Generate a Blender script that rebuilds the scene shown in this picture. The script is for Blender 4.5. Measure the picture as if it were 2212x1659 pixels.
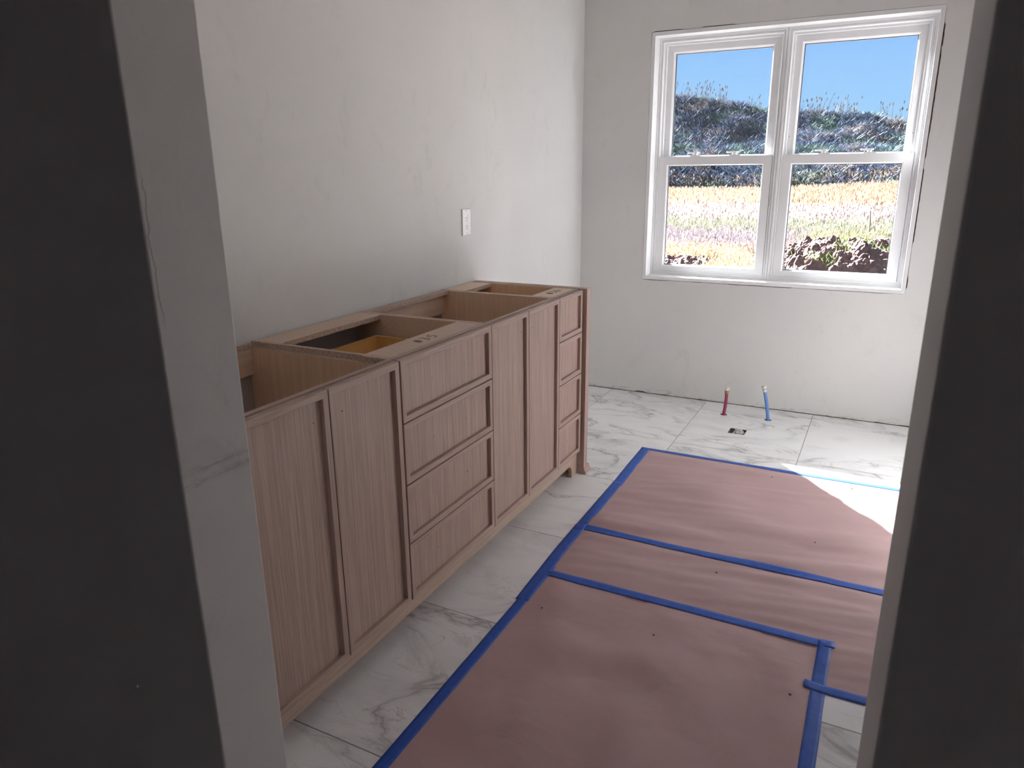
import bpy, bmesh, math, random
from mathutils import Vector, Matrix, noise

for o in list(bpy.data.objects):
    bpy.data.objects.remove(o, do_unlink=True)
SC = bpy.context.scene
COL = SC.collection
random.seed(7)
PI = math.pi

# ------------------------------------------------------------------ camera
W, H, FPX = 2212, 1659, 1557.28
CAM = Vector((1.7261, -4.3233, 1.3718))
RR = Vector((0.890195, 0.455478, -0.009631))
RU = Vector((-0.120563, 0.255912, 0.959153))
RF = Vector((-0.439338, 0.852672, -0.282725))
cd = bpy.data.cameras.new('camera')
cam = bpy.data.objects.new('camera', cd)
COL.objects.link(cam)
cd.sensor_fit = 'HORIZONTAL'
cd.sensor_width = 36.0
cd.lens = FPX / W * 36.0
cd.clip_start = 0.02
cd.clip_end = 400
cd.dof.use_dof = True
cd.dof.focus_distance = 3.4
cd.dof.aperture_fstop = 16
m3 = Matrix((RR, RU, -RF)).transposed()
cam.matrix_world = Matrix.Translation(CAM) @ m3.to_4x4()
SC.camera = cam

# ------------------------------------------------------------------ sky, sun, exposure
SC.view_settings.view_transform = 'Standard'
SC.view_settings.look = 'None'
SC.view_settings.gamma = 1.0
SC.view_settings.use_curve_mapping = False
SC.view_settings.exposure = 2.7
# the room is lit by sunlight bouncing about in it: let it bounce
SC.cycles.max_bounces = 16
SC.cycles.diffuse_bounces = 12
SC.cycles.sample_clamp_indirect = 0.0
SKY_STRENGTH = 0.165
SUN_STRENGTH = 72.0
wd = bpy.data.worlds.new('sky')
SC.world = wd
wd.use_nodes = True
nt = wd.node_tree
nt.nodes.clear()
wo = nt.nodes.new('ShaderNodeOutputWorld')
bg = nt.nodes.new('ShaderNodeBackground')
tc = nt.nodes.new('ShaderNodeTexCoord')
sx = nt.nodes.new('ShaderNodeSeparateXYZ')
rp = nt.nodes.new('ShaderNodeValToRGB')
nt.links.new(tc.outputs['Generated'], sx.inputs[0])
nt.links.new(sx.outputs['Z'], rp.inputs['Fac'])
nt.links.new(rp.outputs['Color'], bg.inputs['Color'])
nt.links.new(bg.outputs[0], wo.inputs[0])
e = rp.color_ramp.elements
e[0].position = 0.0
e[0].color = (0.42, 0.72, 1.0, 1)
e[1].position = 1.0
e[1].color = (0.10, 0.25, 0.62, 1)
q = e.new(0.2)
q.color = (0.25, 0.50, 0.98, 1)
bg.inputs['Strength'].default_value = SKY_STRENGTH

SUN_DIR = Vector((-0.878, 1.0, 0.887)).normalized()
sd = bpy.data.lights.new('sun_offscreen', 'SUN')
sd.energy = SUN_STRENGTH
sd.angle = math.radians(0.53)
sd.color = (0.97, 0.985, 1.0)
sun = bpy.data.objects.new('sun_offscreen', sd)
COL.objects.link(sun)
sun.location = (-4, 6, 6)
sun.rotation_euler = SUN_DIR.to_track_quat('Z', 'Y').to_euler()

# ------------------------------------------------------------------ materials
def new_mat(name):
    m = bpy.data.materials.new(name)
    m.use_nodes = True
    t = m.node_tree
    b = t.nodes['Principled BSDF']
    return m, t, b

def nd(t, kind, **kw):
    n = t.nodes.new(kind)
    for k, v in kw.items():
        setattr(n, k, v)
    return n

def plain(name, col, rough=0.5, metal=0.0, spec=None):
    m, t, b = new_mat(name)
    b.inputs['Base Color'].default_value = (*col, 1)
    b.inputs['Roughness'].default_value = rough
    b.inputs['Metallic'].default_value = metal
    if spec is not None:
        b.inputs['Specular IOR Level'].default_value = spec
    return m

def world_pos(t, scale):
    g = nd(t, 'ShaderNodeNewGeometry')
    mp = nd(t, 'ShaderNodeMapping')
    mp.inputs['Scale'].default_value = scale
    t.links.new(g.outputs['Position'], mp.inputs['Vector'])
    return mp.outputs['Vector']

def noise_tex(t, vec, scale=1.0, detail=3.0, rough=0.55, dist=0.0):
    n = nd(t, 'ShaderNodeTexNoise')
    n.inputs['Scale'].default_value = scale
    n.inputs['Detail'].default_value = detail
    n.inputs['Roughness'].default_value = rough
    n.inputs['Distortion'].default_value = dist
    t.links.new(vec, n.inputs['Vector'])
    return n.outputs['Fac']

def ramp(t, fac, stops):
    r = nd(t, 'ShaderNodeValToRGB')
    el = r.color_ramp.elements
    el[0].position, el[1].position = stops[0][0], stops[-1][0]
    el[0].color, el[1].color = (*stops[0][1], 1), (*stops[-1][1], 1)
    for p, c in stops[1:-1]:
        q = el.new(p)
        q.color = (*c, 1)
    t.links.new(fac, r.inputs['Fac'])
    return r.outputs['Color']

def mixc(t, a, b, fac, mode='MIX'):
    n = nd(t, 'ShaderNodeMix', data_type='RGBA', blend_type=mode)
    for sock, v in ((n.inputs[6], a), (n.inputs[7], b)):
        if hasattr(v, 'links'):
            t.links.new(v, sock)
        else:
            sock.default_value = (*v, 1)
    if hasattr(fac, 'links'):
        t.links.new(fac, n.inputs[0])
    else:
        n.inputs[0].default_value = fac
    return n.outputs[2]

def math_n(t, op, a, b=None, clamp=False):
    n = nd(t, 'ShaderNodeMath', operation=op, use_clamp=clamp)
    for i, v in enumerate((a, b)):
        if v is None:
            continue
        if hasattr(v, 'links'):
            t.links.new(v, n.inputs[i])
        else:
            n.inputs[i].default_value = v
    return n.outputs[0]

def bump(t, b, h, strength=0.2, dist=0.002):
    n = nd(t, 'ShaderNodeBump')
    n.inputs['Strength'].default_value = strength
    n.inputs['Distance'].default_value = dist
    t.links.new(h, n.inputs['Height'])
    t.links.new(n.outputs[0], b.inputs['Normal'])

def wall_paint(name, col, scuff=False, amount=0.10, foot=False):
    """primed drywall: skim-coat patches a shade darker, faint trowel relief"""
    m, t, b = new_mat(name)
    v = world_pos(t, (1, 1, 1))
    big = noise_tex(t, v, 2.3, 4, 0.6, 0.6)
    fine = noise_tex(t, world_pos(t, (1.0, 1.0, 0.55)), 12, 6, 0.72, 0.8)
    patch = ramp(t, big, [(0.46, (0, 0, 0)), (0.62, (1, 1, 1))])
    streak = ramp(t, fine, [(0.53, (0, 0, 0)), (0.66, (1, 1, 1))])
    mask = mixc(t, (0, 0, 0), streak, patch)
    dark = tuple(c * (1 - 1.6 * amount) for c in col)
    base = mixc(t, col, dark, mask)
    soft = ramp(t, noise_tex(t, v, 1.1, 2, 0.5), [(0.3, (0.965, 0.965, 0.97)), (0.7, (1.02, 1.015, 1.0))])
    base = mixc(t, base, soft, 1.0, 'MULTIPLY')
    if scuff:
        g = nd(t, 'ShaderNodeNewGeometry')
        s = nd(t, 'ShaderNodeSeparateXYZ')
        t.links.new(g.outputs['Position'], s.inputs[0])
        tot = None
        for zc in (1.001, 0.984):
            dz = math_n(t, 'ABSOLUTE', math_n(t, 'SUBTRACT', s.outputs['Z'], zc))
            band = math_n(t, 'SUBTRACT', 1.0, math_n(t, 'DIVIDE', dz, 0.008), clamp=True)
            tot = band if tot is None else math_n(t, 'ADD', tot, band, clamp=True)
        nz = ramp(t, noise_tex(t, world_pos(t, (1, 26, 180)), 1.5, 4, 0.7), [(0.42, (0, 0, 0)), (0.62, (1, 1, 1))])
        k = mixc(t, (0, 0, 0), nz, tot)
        k2 = mixc(t, (0, 0, 0), (0.42, 0.42, 0.42), k)
        base = mixc(t, base, (0.16, 0.155, 0.15), k2)
        # hairline crack in the compound near the corner bead
        cy = math_n(t, 'ADD', math_n(t, 'MULTIPLY', noise_tex(t, world_pos(t, (0, 0, 1)), 22, 4, 0.65), 0.022), -3.7655)
        dy = math_n(t, 'ABSOLUTE', math_n(t, 'SUBTRACT', s.outputs['Y'], cy))
        line = math_n(t, 'SUBTRACT', 1.0, math_n(t, 'DIVIDE', dy, 0.0011), clamp=True)
        zr = math_n(t, 'SUBTRACT', 1.0, math_n(t, 'DIVIDE', math_n(t, 'ABSOLUTE', math_n(t, 'SUBTRACT', s.outputs['Z'], 1.29)), 0.10), clamp=True)
        zr = math_n(t, 'MULTIPLY', zr, 3.0, clamp=True)
        base = mixc(t, base, (0.16, 0.15, 0.145), math_n(t, 'MULTIPLY', math_n(t, 'MULTIPLY', line, zr), 0.75))
    if foot:
        # torn, scuffed board along the floor
        g = nd(t, 'ShaderNodeNewGeometry')
        s = nd(t, 'ShaderNodeSeparateXYZ')
        t.links.new(g.outputs['Position'], s.inputs[0])
        top = math_n(t, 'MULTIPLY', ramp(t, noise_tex(t, world_pos(t, (1, 0, 0)), 3.0, 3, 0.6), [(0.35, (0.15, 0.15, 0.15)), (0.65, (1, 1, 1))]), 0.050)
        low = math_n(t, 'SUBTRACT', 1.0, math_n(t, 'DIVIDE', s.outputs['Z'], top), clamp=True)
        tear = ramp(t, noise_tex(t, world_pos(t, (14, 1, 60)), 1.0, 5, 0.75, 0.8), [(0.52, (0, 0, 0)), (0.60, (1, 1, 1))])
        k = math_n(t, 'MULTIPLY', math_n(t, 'MULTIPLY', low, 2.2, clamp=True), 0.42)
        base = mixc(t, base, (0.30, 0.28, 0.265), mixc(t, (0, 0, 0), tear, k))
    t.links.new(base, b.inputs['Base Color'])
    b.inputs['Roughness'].default_value = 0.72
    b.inputs['Specular IOR Level'].default_value = 0.25
    hh = mixc(t, noise_tex(t, v, 160, 3, 0.6), mask, 0.2)
    bump(t, b, hh, 0.16, 0.0016)
    return m

M = {}
M['wall'] = wall_paint('primed_drywall', (0.715, 0.708, 0.700), amount=0.05)
M['wall_foot'] = wall_paint('primed_drywall_torn_foot', (0.715, 0.708, 0.700), amount=0.04, foot=True)
M['jamb'] = wall_paint('primed_drywall_jamb', (0.74, 0.73, 0.72), scuff=True, amount=0.06)
M['hall'] = plain('dark_hall_paint', (0.74, 0.73, 0.735), 0.8)
M['grey_jamb'] = wall_paint('bare_grey_board', (0.74, 0.73, 0.72), amount=0.16)
M['dark'] = plain('black_plastic', (0.02, 0.02, 0.022), 0.6)
M['framing'] = plain('framing_lumber', (0.34, 0.25, 0.165), 0.85)
M['subfloor'] = plain('subfloor_board', (0.26, 0.20, 0.145), 0.9)
M['ceiling'] = plain('primed_ceiling', (0.715, 0.708, 0.700), 0.85)

def marble():
    m, t, b = new_mat('marble_porcelain')
    g = nd(t, 'ShaderNodeNewGeometry')
    oi = nd(t, 'ShaderNodeObjectInfo')
    comb = nd(t, 'ShaderNodeCombineXYZ')
    t.links.new(math_n(t, 'MULTIPLY', oi.outputs['Random'], 37.0), comb.inputs[0])
    t.links.new(math_n(t, 'MULTIPLY', oi.outputs['Random'], 91.0), comb.inputs[1])
    rot = nd(t, 'ShaderNodeMapping')
    rz = nd(t, 'ShaderNodeCombineXYZ')
    t.links.new(math_n(t, 'MULTIPLY', oi.outputs['Random'], 1.3), rz.inputs[2])
    t.links.new(g.outputs['Position'], rot.inputs['Vector'])
    t.links.new(rz.outputs[0], rot.inputs['Rotation'])
    rot.inputs['Scale'].default_value = (1.0, 1.9, 1.0)
    add = nd(t, 'ShaderNodeVectorMath', operation='ADD')
    t.links.new(rot.outputs[0], add.inputs[0])
    t.links.new(comb.outputs[0], add.inputs[1])
    v = add.outputs[0]

    def vein(scale, width, detail, dist, power=1.0):
        n = noise_tex(t, v, scale, detail, 0.55, dist)
        d = math_n(t, 'ABSOLUTE', math_n(t, 'SUBTRACT', n, 0.5))
        k = math_n(t, 'SUBTRACT', 1.0, math_n(t, 'DIVIDE', d, width), clamp=True)
        return math_n(t, 'POWER', k, power)
    gate = ramp(t, noise_tex(t, v, 1.7, 2, 0.5, 0.3), [(0.42, (0, 0, 0)), (0.6, (1, 1, 1))])
    gate2 = ramp(t, noise_tex(t, v, 2.6, 2, 0.5, 0.0), [(0.45, (0, 0, 0)), (0.62, (1, 1, 1))])
    cloud = ramp(t, noise_tex(t, v, 1.6, 5, 0.6, 0.9), [(0.5, (0, 0, 0)), (0.78, (1, 1, 1))])
    col = mixc(t, (0.85, 0.855, 0.86), (0.60, 0.605, 0.615), math_n(t, 'MULTIPLY', cloud, 0.85))
    wide = math_n(t, 'MULTIPLY', vein(1.35, 0.050, 6, 1.2, 1.3), math_n(t, 'MULTIPLY', gate, 0.62))
    col = mixc(t, col, (0.40, 0.395, 0.405), wide)
    thin = math_n(t, 'MULTIPLY', vein(1.35, 0.010, 8, 1.2, 1.0), 0.62)
    col = mixc(t, col, (0.33, 0.31, 0.31), math_n(t, 'MULTIPLY', thin, gate))
    hair = math_n(t, 'MULTIPLY', vein(3.1, 0.010, 7, 1.0, 1.0), math_n(t, 'MULTIPLY', gate, 0.5))
    col = mixc(t, col, (0.40, 0.34, 0.31), hair)
    t.links.new(col, b.inputs['Base Color'])
    b.inputs['Roughness'].default_value = 0.24
    b.inputs['Specular IOR Level'].default_value = 0.45
    return m
M['tile'] = marble()
M['grout'] = plain('grey_grout', (0.30, 0.29, 0.285), 0.9)

def wood(name, c0, c1, axis, fine=190.0, length=5.0, rough=0.5, contrast=(0.36, 0.66), pores=0.35):
    """axis: direction of the grain, 'x' 'y' or 'z'"""
    m, t, b = new_mat(name)
    s = [fine, fine, fine]
    s['xyz'.index(axis)] = length
    s2 = [k * 0.22 for k in s]
    s2['xyz'.index(axis)] = length * 0.5
    a = noise_tex(t, world_pos(t, s), 1.0, 3, 0.6, 0.0)
    c = noise_tex(t, world_pos(t, s2), 1.0, 3, 0.55, 0.25)
    mid = tuple((x * 0.5 + y * 0.5) for x, y in zip(c0, c1))
    col = ramp(t, c, [(contrast[0], c0), (contrast[1], mid)])
    col2 = ramp(t, a, [(0.38, c1), (0.62, tuple(min(1, x * 1.06) for x in c0))])
    col = mixc(t, col, col2, 0.55)
    s3 = [k * 1.9 for k in s]
    s3['xyz'.index(axis)] = length * 2.2
    p = ramp(t, noise_tex(t, world_pos(t, s3), 1.0, 2, 0.5), [(0.30, (1, 1, 1)), (0.42, (0, 0, 0))])
    col = mixc(t, col, tuple(x * 0.62 for x in c1), math_n(t, 'MULTIPLY', p, pores))
    t.links.new(col, b.inputs['Base Color'])
    b.inputs['Roughness'].default_value = rough
    b.inputs['Specular IOR Level'].default_value = 0.3
    bump(t, b, a, 0.12, 0.0006)
    return m
OAK0, OAK1 = (0.505, 0.370, 0.315), (0.335, 0.232, 0.193)
M['oak_z'] = wood('stained_oak_upright_grain', OAK0, OAK1, 'z', 260, 4.0)
M['oak_y'] = wood('stained_oak_level_grain', OAK0, OAK1, 'y')
M['oak_pale'] = wood('stained_oak_pale_base', (0.53, 0.395, 0.315), (0.40, 0.29, 0.23), 'y')
M['maple'] = wood('maple_veneer', (0.80, 0.575, 0.40), (0.70, 0.485, 0.325), 'z', 60, 2.5, 0.5, (0.3, 0.7), 0.1)
M['maple_y'] = wood('maple_veneer_level', (0.76, 0.58, 0.44), (0.66, 0.495, 0.37), 'y', 60, 2.5, 0.5, (0.3, 0.7), 0.1)
M['birch'] = wood('yellow_birch_drawer', (0.72, 0.47, 0.20), (0.62, 0.385, 0.15), 'y', 50, 2.0, 0.45, (0.3, 0.7), 0.05)

def particle(name, c0, c1, scale=260):
    m, t, b = new_mat(name)
    v = world_pos(t, (1, 1, 1))
    a = noise_tex(t, v, scale, 2, 0.7, 0.6)
    k = noise_tex(t, v, scale * 0.45, 2, 0.6, 0.3)
    col = ramp(t, a, [(0.36, tuple(x * 0.42 for x in c1)), (0.46, c1), (0.62, c0)])
    col = mixc(t, col, ramp(t, k, [(0.35, c1), (0.65, c0)]), 0.4)
    t.links.new(col, b.inputs['Base Color'])
    b.inputs['Roughness'].default_value = 0.85
    bump(t, b, a, 0.25, 0.001)
    return m
M['particle'] = particle('particle_board_edge', (0.68, 0.53, 0.43), (0.45, 0.34, 0.27))
M['particle_face'] = particle('particle_board_face', (0.72, 0.56, 0.45), (0.61, 0.46, 0.365), 420)
M['backing'] = plain('grey_cabinet_back', (0.42, 0.40, 0.40), 0.6)

M['vinyl'] = plain('white_vinyl', (0.82, 0.82, 0.83), 0.35)
M['trimwhite'] = plain('white_jamb_board', (0.82, 0.82, 0.83), 0.5)
M['vinyl_dark'] = plain('black_spacer', (0.02, 0.025, 0.04), 0.5)

def glass():
    m, t, b = new_mat('window_glass')
    t.nodes.remove(b)
    out = t.nodes['Material Output']
    tr = nd(t, 'ShaderNodeBsdfTransparent')
    tr.inputs['Color'].default_value = (0.975, 0.985, 0.985, 1)
    gl = nd(t, 'ShaderNodeBsdfGlossy')
    gl.inputs['Roughness'].default_value = 0.02
    df = nd(t, 'ShaderNodeBsdfDiffuse')
    df.inputs['Color'].default_value = (0.6, 0.62, 0.66, 1)
    fr = nd(t, 'ShaderNodeFresnel')
    fr.inputs['IOR'].default_value = 1.45
    mx = nd(t, 'ShaderNodeMixShader')
    t.links.new(math_n(t, 'MULTIPLY', fr.outputs[0], 0.9), mx.inputs[0])
    t.links.new(tr.outputs[0], mx.inputs[1])
    t.links.new(gl.outputs[0], mx.inputs[2])
    # dried water spots and dust on the pane
    v = world_pos(t, (1, 1, 1))
    sp = ramp(t, noise_tex(t, v, 130, 2, 0.6), [(0.70, (0, 0, 0)), (0.80, (1, 1, 1))])
    film = noise_tex(t, v, 9, 4, 0.6)
    dust = math_n(t, 'ADD', math_n(t, 'MULTIPLY', sp, 0.10), math_n(t, 'MULTIPLY', film, 0.02))
    m2 = nd(t, 'ShaderNodeMixShader')
    t.links.new(dust, m2.inputs[0])
    t.links.new(mx.outputs[0], m2.inputs[1])
    t.links.new(df.outputs[0], m2.inputs[2])
    t.links.new(m2.outputs[0], out.inputs['Surface'])
    return m
M['glass'] = glass()

def paper_mat():
    m, t, b = new_mat('red_rosin_paper')
    v = world_pos(t, (1, 1, 1))
    a = noise_tex(t, v, 5, 3, 0.6)
    f = noise_tex(t, v, 300, 2, 0.7)
    col = ramp(t, a, [(0.3, (0.475, 0.318, 0.318)), (0.7, (0.53, 0.362, 0.362))])
    col = mixc(t, col, ramp(t, f, [(0.3, (0.455, 0.30, 0.295)), (0.7, (0.535, 0.375, 0.37))]), 0.35)
    t.links.new(col, b.inputs['Base Color'])
    b.inputs['Roughness'].default_value = 0.62
    b.inputs['Specular IOR Level'].default_value = 0.35
    w = noise_tex(t, world_pos(t, (3, 9, 3)), 2.2, 4, 0.55, 0.8)
    bump(t, b, w, 0.10, 0.012)
    return m
M['paper'] = paper_mat()

def tape_mat():
    m, t, b = new_mat('blue_painters_tape')
    v = world_pos(t, (1, 1, 1))
    a = noise_tex(t, v, 40, 3, 0.6)
    col = ramp(t, a, [(0.3, (0.012, 0.075, 0.40)), (0.7, (0.022, 0.105, 0.50))])
    t.links.new(col, b.inputs['Base Color'])
    b.inputs['Roughness'].default_value = 0.55
    bump(t, b, noise_tex(t, world_pos(t, (400, 60, 60)), 1.0, 2, 0.5), 0.15, 0.0006)
    return m
M['tape'] = tape_mat()
M['pex_red'] = plain('red_pex', (0.33, 0.045, 0.10), 0.35)
M['pex_blue'] = plain('blue_pex', (0.13, 0.27, 0.62), 0.35)
M['cap'] = plain('pale_cap', (0.70, 0.67, 0.58), 0.45)
M['brass'] = plain('copper_crimp', (0.40, 0.26, 0.16), 0.4, 0.8)
M['plate'] = plain('white_plastic', (0.80, 0.80, 0.82), 0.35)
M['slot'] = plain('slot_shade_black', (0.015, 0.015, 0.015), 0.6)
M['screw'] = plain('screw_grey', (0.45, 0.45, 0.46), 0.4, 0.5)
M['ink'] = plain('black_marker', (0.012, 0.012, 0.014), 0.6)

def clear_plastic():
    m, t, b = new_mat('crumpled_clear_plastic')
    b.inputs['Base Color'].default_value = (0.75, 0.76, 0.77, 1)
    b.inputs['Roughness'].default_value = 0.18
    b.inputs['Alpha'].default_value = 0.62
    return m
M['plastic'] = clear_plastic()

def attr_mat(name, translucent=0.35):
    m, t, b = new_mat(name)
    out = t.nodes['Material Output']
    t.nodes.remove(b)
    at = nd(t, 'ShaderNodeAttribute', attribute_name='tint')
    d = nd(t, 'ShaderNodeBsdfDiffuse')
    tl = nd(t, 'ShaderNodeBsdfTranslucent')
    mx = nd(t, 'ShaderNodeMixShader')
    mx.inputs[0].default_value = translucent
    t.links.new(at.outputs['Color'], d.inputs['Color'])
    t.links.new(at.outputs['Color'], tl.inputs['Color'])
    t.links.new(d.outputs[0], mx.inputs[1])
    t.links.new(tl.outputs[0], mx.inputs[2])
    t.links.new(mx.outputs[0], out.inputs['Surface'])
    return m
M['leaf'] = attr_mat('dry_grass_blades', 0.12)
M['woody'] = attr_mat('woody_brush', 0.04)

def ground_mat(name, stops, scale, bumpd=0.05):
    m, t, b = new_mat(name)
    v = world_pos(t, (1, 1, 1))
    a = noise_tex(t, v, scale, 5, 0.65, 0.4)
    t.links.new(ramp(t, a, stops), b.inputs['Base Color'])
    b.inputs['Roughness'].default_value = 0.95
    b.inputs['Specular IOR Level'].default_value = 0.1
    bump(t, b, a, 0.6, bumpd)
    return m
M['field'] = ground_mat('dry_field_soil', [(0.3, (0.030, 0.022, 0.018)), (0.7, (0.065, 0.048, 0.036))], 2.5)
M['hillside'] = ground_mat('brushy_hill_soil', [(0.3, (0.03, 0.035, 0.03)), (0.7, (0.085, 0.08, 0.065))], 0.9, 0.4)
M['soil'] = ground_mat('red_brown_soil', [(0.3, (0.030, 0.017, 0.016)), (0.55, (0.062, 0.036, 0.034)), (0.75, (0.11, 0.07, 0.065))], 9, 0.05)
M['stake'] = plain('weathered_stake', (0.11, 0.095, 0.08), 0.9)

# ------------------------------------------------------------------ mesh helpers
class MB:
    def __init__(s):
        s.v, s.f, s.m = [], [], []

    def add(s, vs, fs, mi=0):
        o = len(s.v)
        s.v += [Vector(p) for p in vs]
        for k, f in enumerate(fs):
            s.f.append(tuple(i + o for i in f))
            s.m.append(mi[k] if isinstance(mi, (list, tuple)) else mi)
        return s

    def box(s, x0, x1, y0, y1, z0, z1, mi=0):
        """mi: one index, or six for -x +x -y +y -z +z"""
        vs = [(x0, y0, z0), (x1, y0, z0), (x1, y1, z0), (x0, y1, z0),
              (x0, y0, z1), (x1, y0, z1), (x1, y1, z1), (x0, y1, z1)]
        fs = [(0, 4, 7, 3), (1, 2, 6, 5), (0, 1, 5, 4), (3, 7, 6, 2), (0, 3, 2, 1), (4, 5, 6, 7)]
        return s.add(vs, fs, mi)

    def prism(s, poly, a0, a1, axis, mi=0):
        """poly: 2D points; extruded along axis from a0 to a1"""
        def P(p, a):
            return {'x': (a, p[0], p[1]), 'y': (p[0], a, p[1]), 'z': (p[0], p[1], a)}[axis]
        n = len(poly)
        vs = [P(p, a0) for p in poly] + [P(p, a1) for p in poly]
        fs = [tuple(range(n))[::-1], tuple(range(n, 2 * n))]
        fs += [(i, (i + 1) % n, n + (i + 1) % n, n + i) for i in range(n)]
        return s.add(vs, fs, mi)

    def tube(s, pts, r, n=8, mi=0, cap=True):
        pts = [Vector(p) for p in pts]
        rs = r if isinstance(r, (list, tuple)) else [r] * len(pts)
        vs, fs = [], []
        ref = None
        for i, p in enumerate(pts):
            d = (pts[min(i + 1, len(pts) - 1)] - pts[max(i - 1, 0)])
            d = d.normalized() if d.length > 1e-9 else Vector((0, 0, 1))
            if ref is None:
                ref = Vector((1, 0, 0)) if abs(d.x) < 0.8 else Vector((0, 1, 0))
            a = (ref - d * ref.dot(d)).normalized()
            b = d.cross(a)
            ref = a
            for k in range(n):
                t = 2 * PI * k / n
                vs.append(p + (a * math.cos(t) + b * math.sin(t)) * rs[i])
        for i in range(len(pts) - 1):
            for k in range(n):
                k2 = (k + 1) % n
                fs.append((i * n + k, i * n + k2, (i + 1) * n + k2, (i + 1) * n + k))
        if cap:
            fs.append(tuple(range(n))[::-1])
            fs.append(tuple(range((len(pts) - 1) * n, len(pts) * n)))
        return s.add(vs, fs, mi)

    def ring(s, a0, a1, b0, b1, profile, plane, mi=0, sides=(0, 1, 2, 3), caps=False):
        """mitred frame round the rectangle; profile: closed list of (inset, depth).
        plane 'y': in-plane x,z and depth y.  plane 'x': in-plane y,z and depth x."""
        def P(a, b, d):
            return (a, d, b) if plane == 'y' else (d, a, b)
        def corners(i, d):
            return [P(a0 + i, b0 + i, d), P(a1 - i, b0 + i, d), P(a1 - i, b1 - i, d), P(a0 + i, b1 - i, d)]
        n = len(profile)
        cs = [corners(i, d) for i, d in profile]
        for k in sides:
            k2 = (k + 1) % 4
            vs = [c[k] for c in cs] + [c[k2] for c in cs]
            fs = [(j, (j + 1) % n, n + (j + 1) % n, n + j) for j in range(n)]
            if caps:
                fs += [tuple(range(n))[::-1], tuple(range(n, 2 * n))]
            s.add(vs, fs, mi)
        return s

    def build(s, name, mats, parent=None, base=None, bevel=0.0, smooth=False, weld=False):
        origin = Vector(base) if base is not None else (world_loc(parent) if parent else Vector((0, 0, 0)))
        me = bpy.data.meshes.new(name)
        me.from_pydata([tuple(p - origin) for p in s.v], [], s.f)
        mats = mats if isinstance(mats, (list, tuple)) else [mats]
        for k in mats:
            me.materials.append(M[k])
        me.polygons.foreach_set('material_index', s.m)
        bm = bmesh.new()
        bm.from_mesh(me)
        if weld:
            bmesh.ops.remove_doubles(bm, verts=bm.verts, dist=1e-5)
        bmesh.ops.recalc_face_normals(bm, faces=bm.faces)
        bm.to_mesh(me)
        bm.free()
        if smooth:
            me.polygons.foreach_set('use_smooth', [True] * len(me.polygons))
        me.update()
        o = bpy.data.objects.new(name, me)
        COL.objects.link(o)
        if parent:
            o.parent = parent
        else:
            o.location = origin
        if bevel:
            md = o.modifiers.new('bevel', 'BEVEL')
            md.width = bevel
            md.segments = 2
            md.limit_method = 'ANGLE'
            md.angle_limit = math.radians(40)
        return o

def world_loc(o):
    v = Vector((0, 0, 0))
    while o:
        v += Vector(o.location)
        o = o.parent
    return v

def tag(o, label=None, cat=None, group=None, kind=None):
    for k, v in (('label', label), ('category', cat), ('group', group), ('kind', kind)):
        if v:
            o[k] = v
    return o

def thing(name, loc, label=None, cat=None, group=None, kind=None):
    o = bpy.data.objects.new(name, None)
    o.empty_display_size = 0.1
    COL.objects.link(o)
    o.location = loc
    return tag(o, label, cat, group, kind)

def boolean_cut(o, cutters):
    for c in cutters:
        md = o.modifiers.new('cut', 'BOOLEAN')
        md.operation = 'DIFFERENCE'
        md.solver = 'EXACT'
        md.object = c
    bpy.context.view_layer.update()
    dg = bpy.context.evaluated_depsgraph_get()
    me = bpy.data.meshes.new_from_object(o.evaluated_get(dg))
    o.modifiers.clear()
    o.data = me

# ------------------------------------------------------------------ the room
RX = 2.25            # right wall: the window and the plumbing under it are centred in the room
YN = -3.648          # room side of the doorway wall
YH = -3.762          # hall side, left of the opening
YHR = -3.833         # hall side, right of the opening
XJL, XJR = 0.960, 1.762
ZC = 2.74

# floor bed with the tiles as children
TX = [0.2414 + 0.6115 * k for k in range(-1, 6)]
TY = [-0.178 - 0.604 * k for k in range(-1, 7)]
GAP = 0.0015
floor = MB().box(0, RX, YN, 0.0, -0.09, -0.0012).build('floor', 'grout')
tag(floor, kind='structure')
cut = []
for (px, py) in ((0.998, -0.217), (1.244, -0.208)):
    cut.append(MB().tube([(px, py, -0.06), (px, py, 0.03)], 0.019, 24).build('cutter', 'grout'))
DR = (1.0795, 1.167, -0.520, -0.4325)
cut.append(MB().box(DR[0], DR[1], DR[2], DR[3], -0.07, 0.03).build('cutter', 'grout'))
for i in range(len(TX)):
    for j in range(len(TY)):
        x0, x1 = max(TX[i] + GAP, 0.003), min(TX[i] + 0.6115 - GAP, RX - 0.003)
        y1, y0 = min(TY[j] - GAP, -0.004), max(TY[j] - 0.604 + GAP, YN + 0.003)
        if x1 - x0 < 0.02 or y1 - y0 < 0.02:
            continue
        t = MB().box(x0, x1, y0, y1, -0.0095, 0.0).build('tile', 'tile', floor)
        if x0 < 1.1 < x1 and y0 < -0.3 < y1:
            boolean_cut(t, cut)
        md = t.modifiers.new('bevel', 'BEVEL')
        md.width = 0.0007
        md.segments = 1
        md.limit_method = 'ANGLE'
boolean_cut(floor, cut)
for c in cut:
    bpy.data.objects.remove(c, do_unlink=True)
pit = MB()
pit.box(DR[0] - 0.002, DR[1] + 0.002, DR[2] - 0.002, DR[3] + 0.002, -0.085, -0.066)
for (px, py) in ((0.998, -0.217), (1.244, -0.208)):
    pit.tube([(px, py, -0.075), (px, py, -0.056)], 0.021, 20)
pit.build('cutout_bottom', 'subfloor', floor)
hf = MB().box(-0.6, RX + 0.12, -6.4, YN, -0.09, -0.002).build('floor_hallway', 'hall')
tag(hf, kind='structure')

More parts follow.
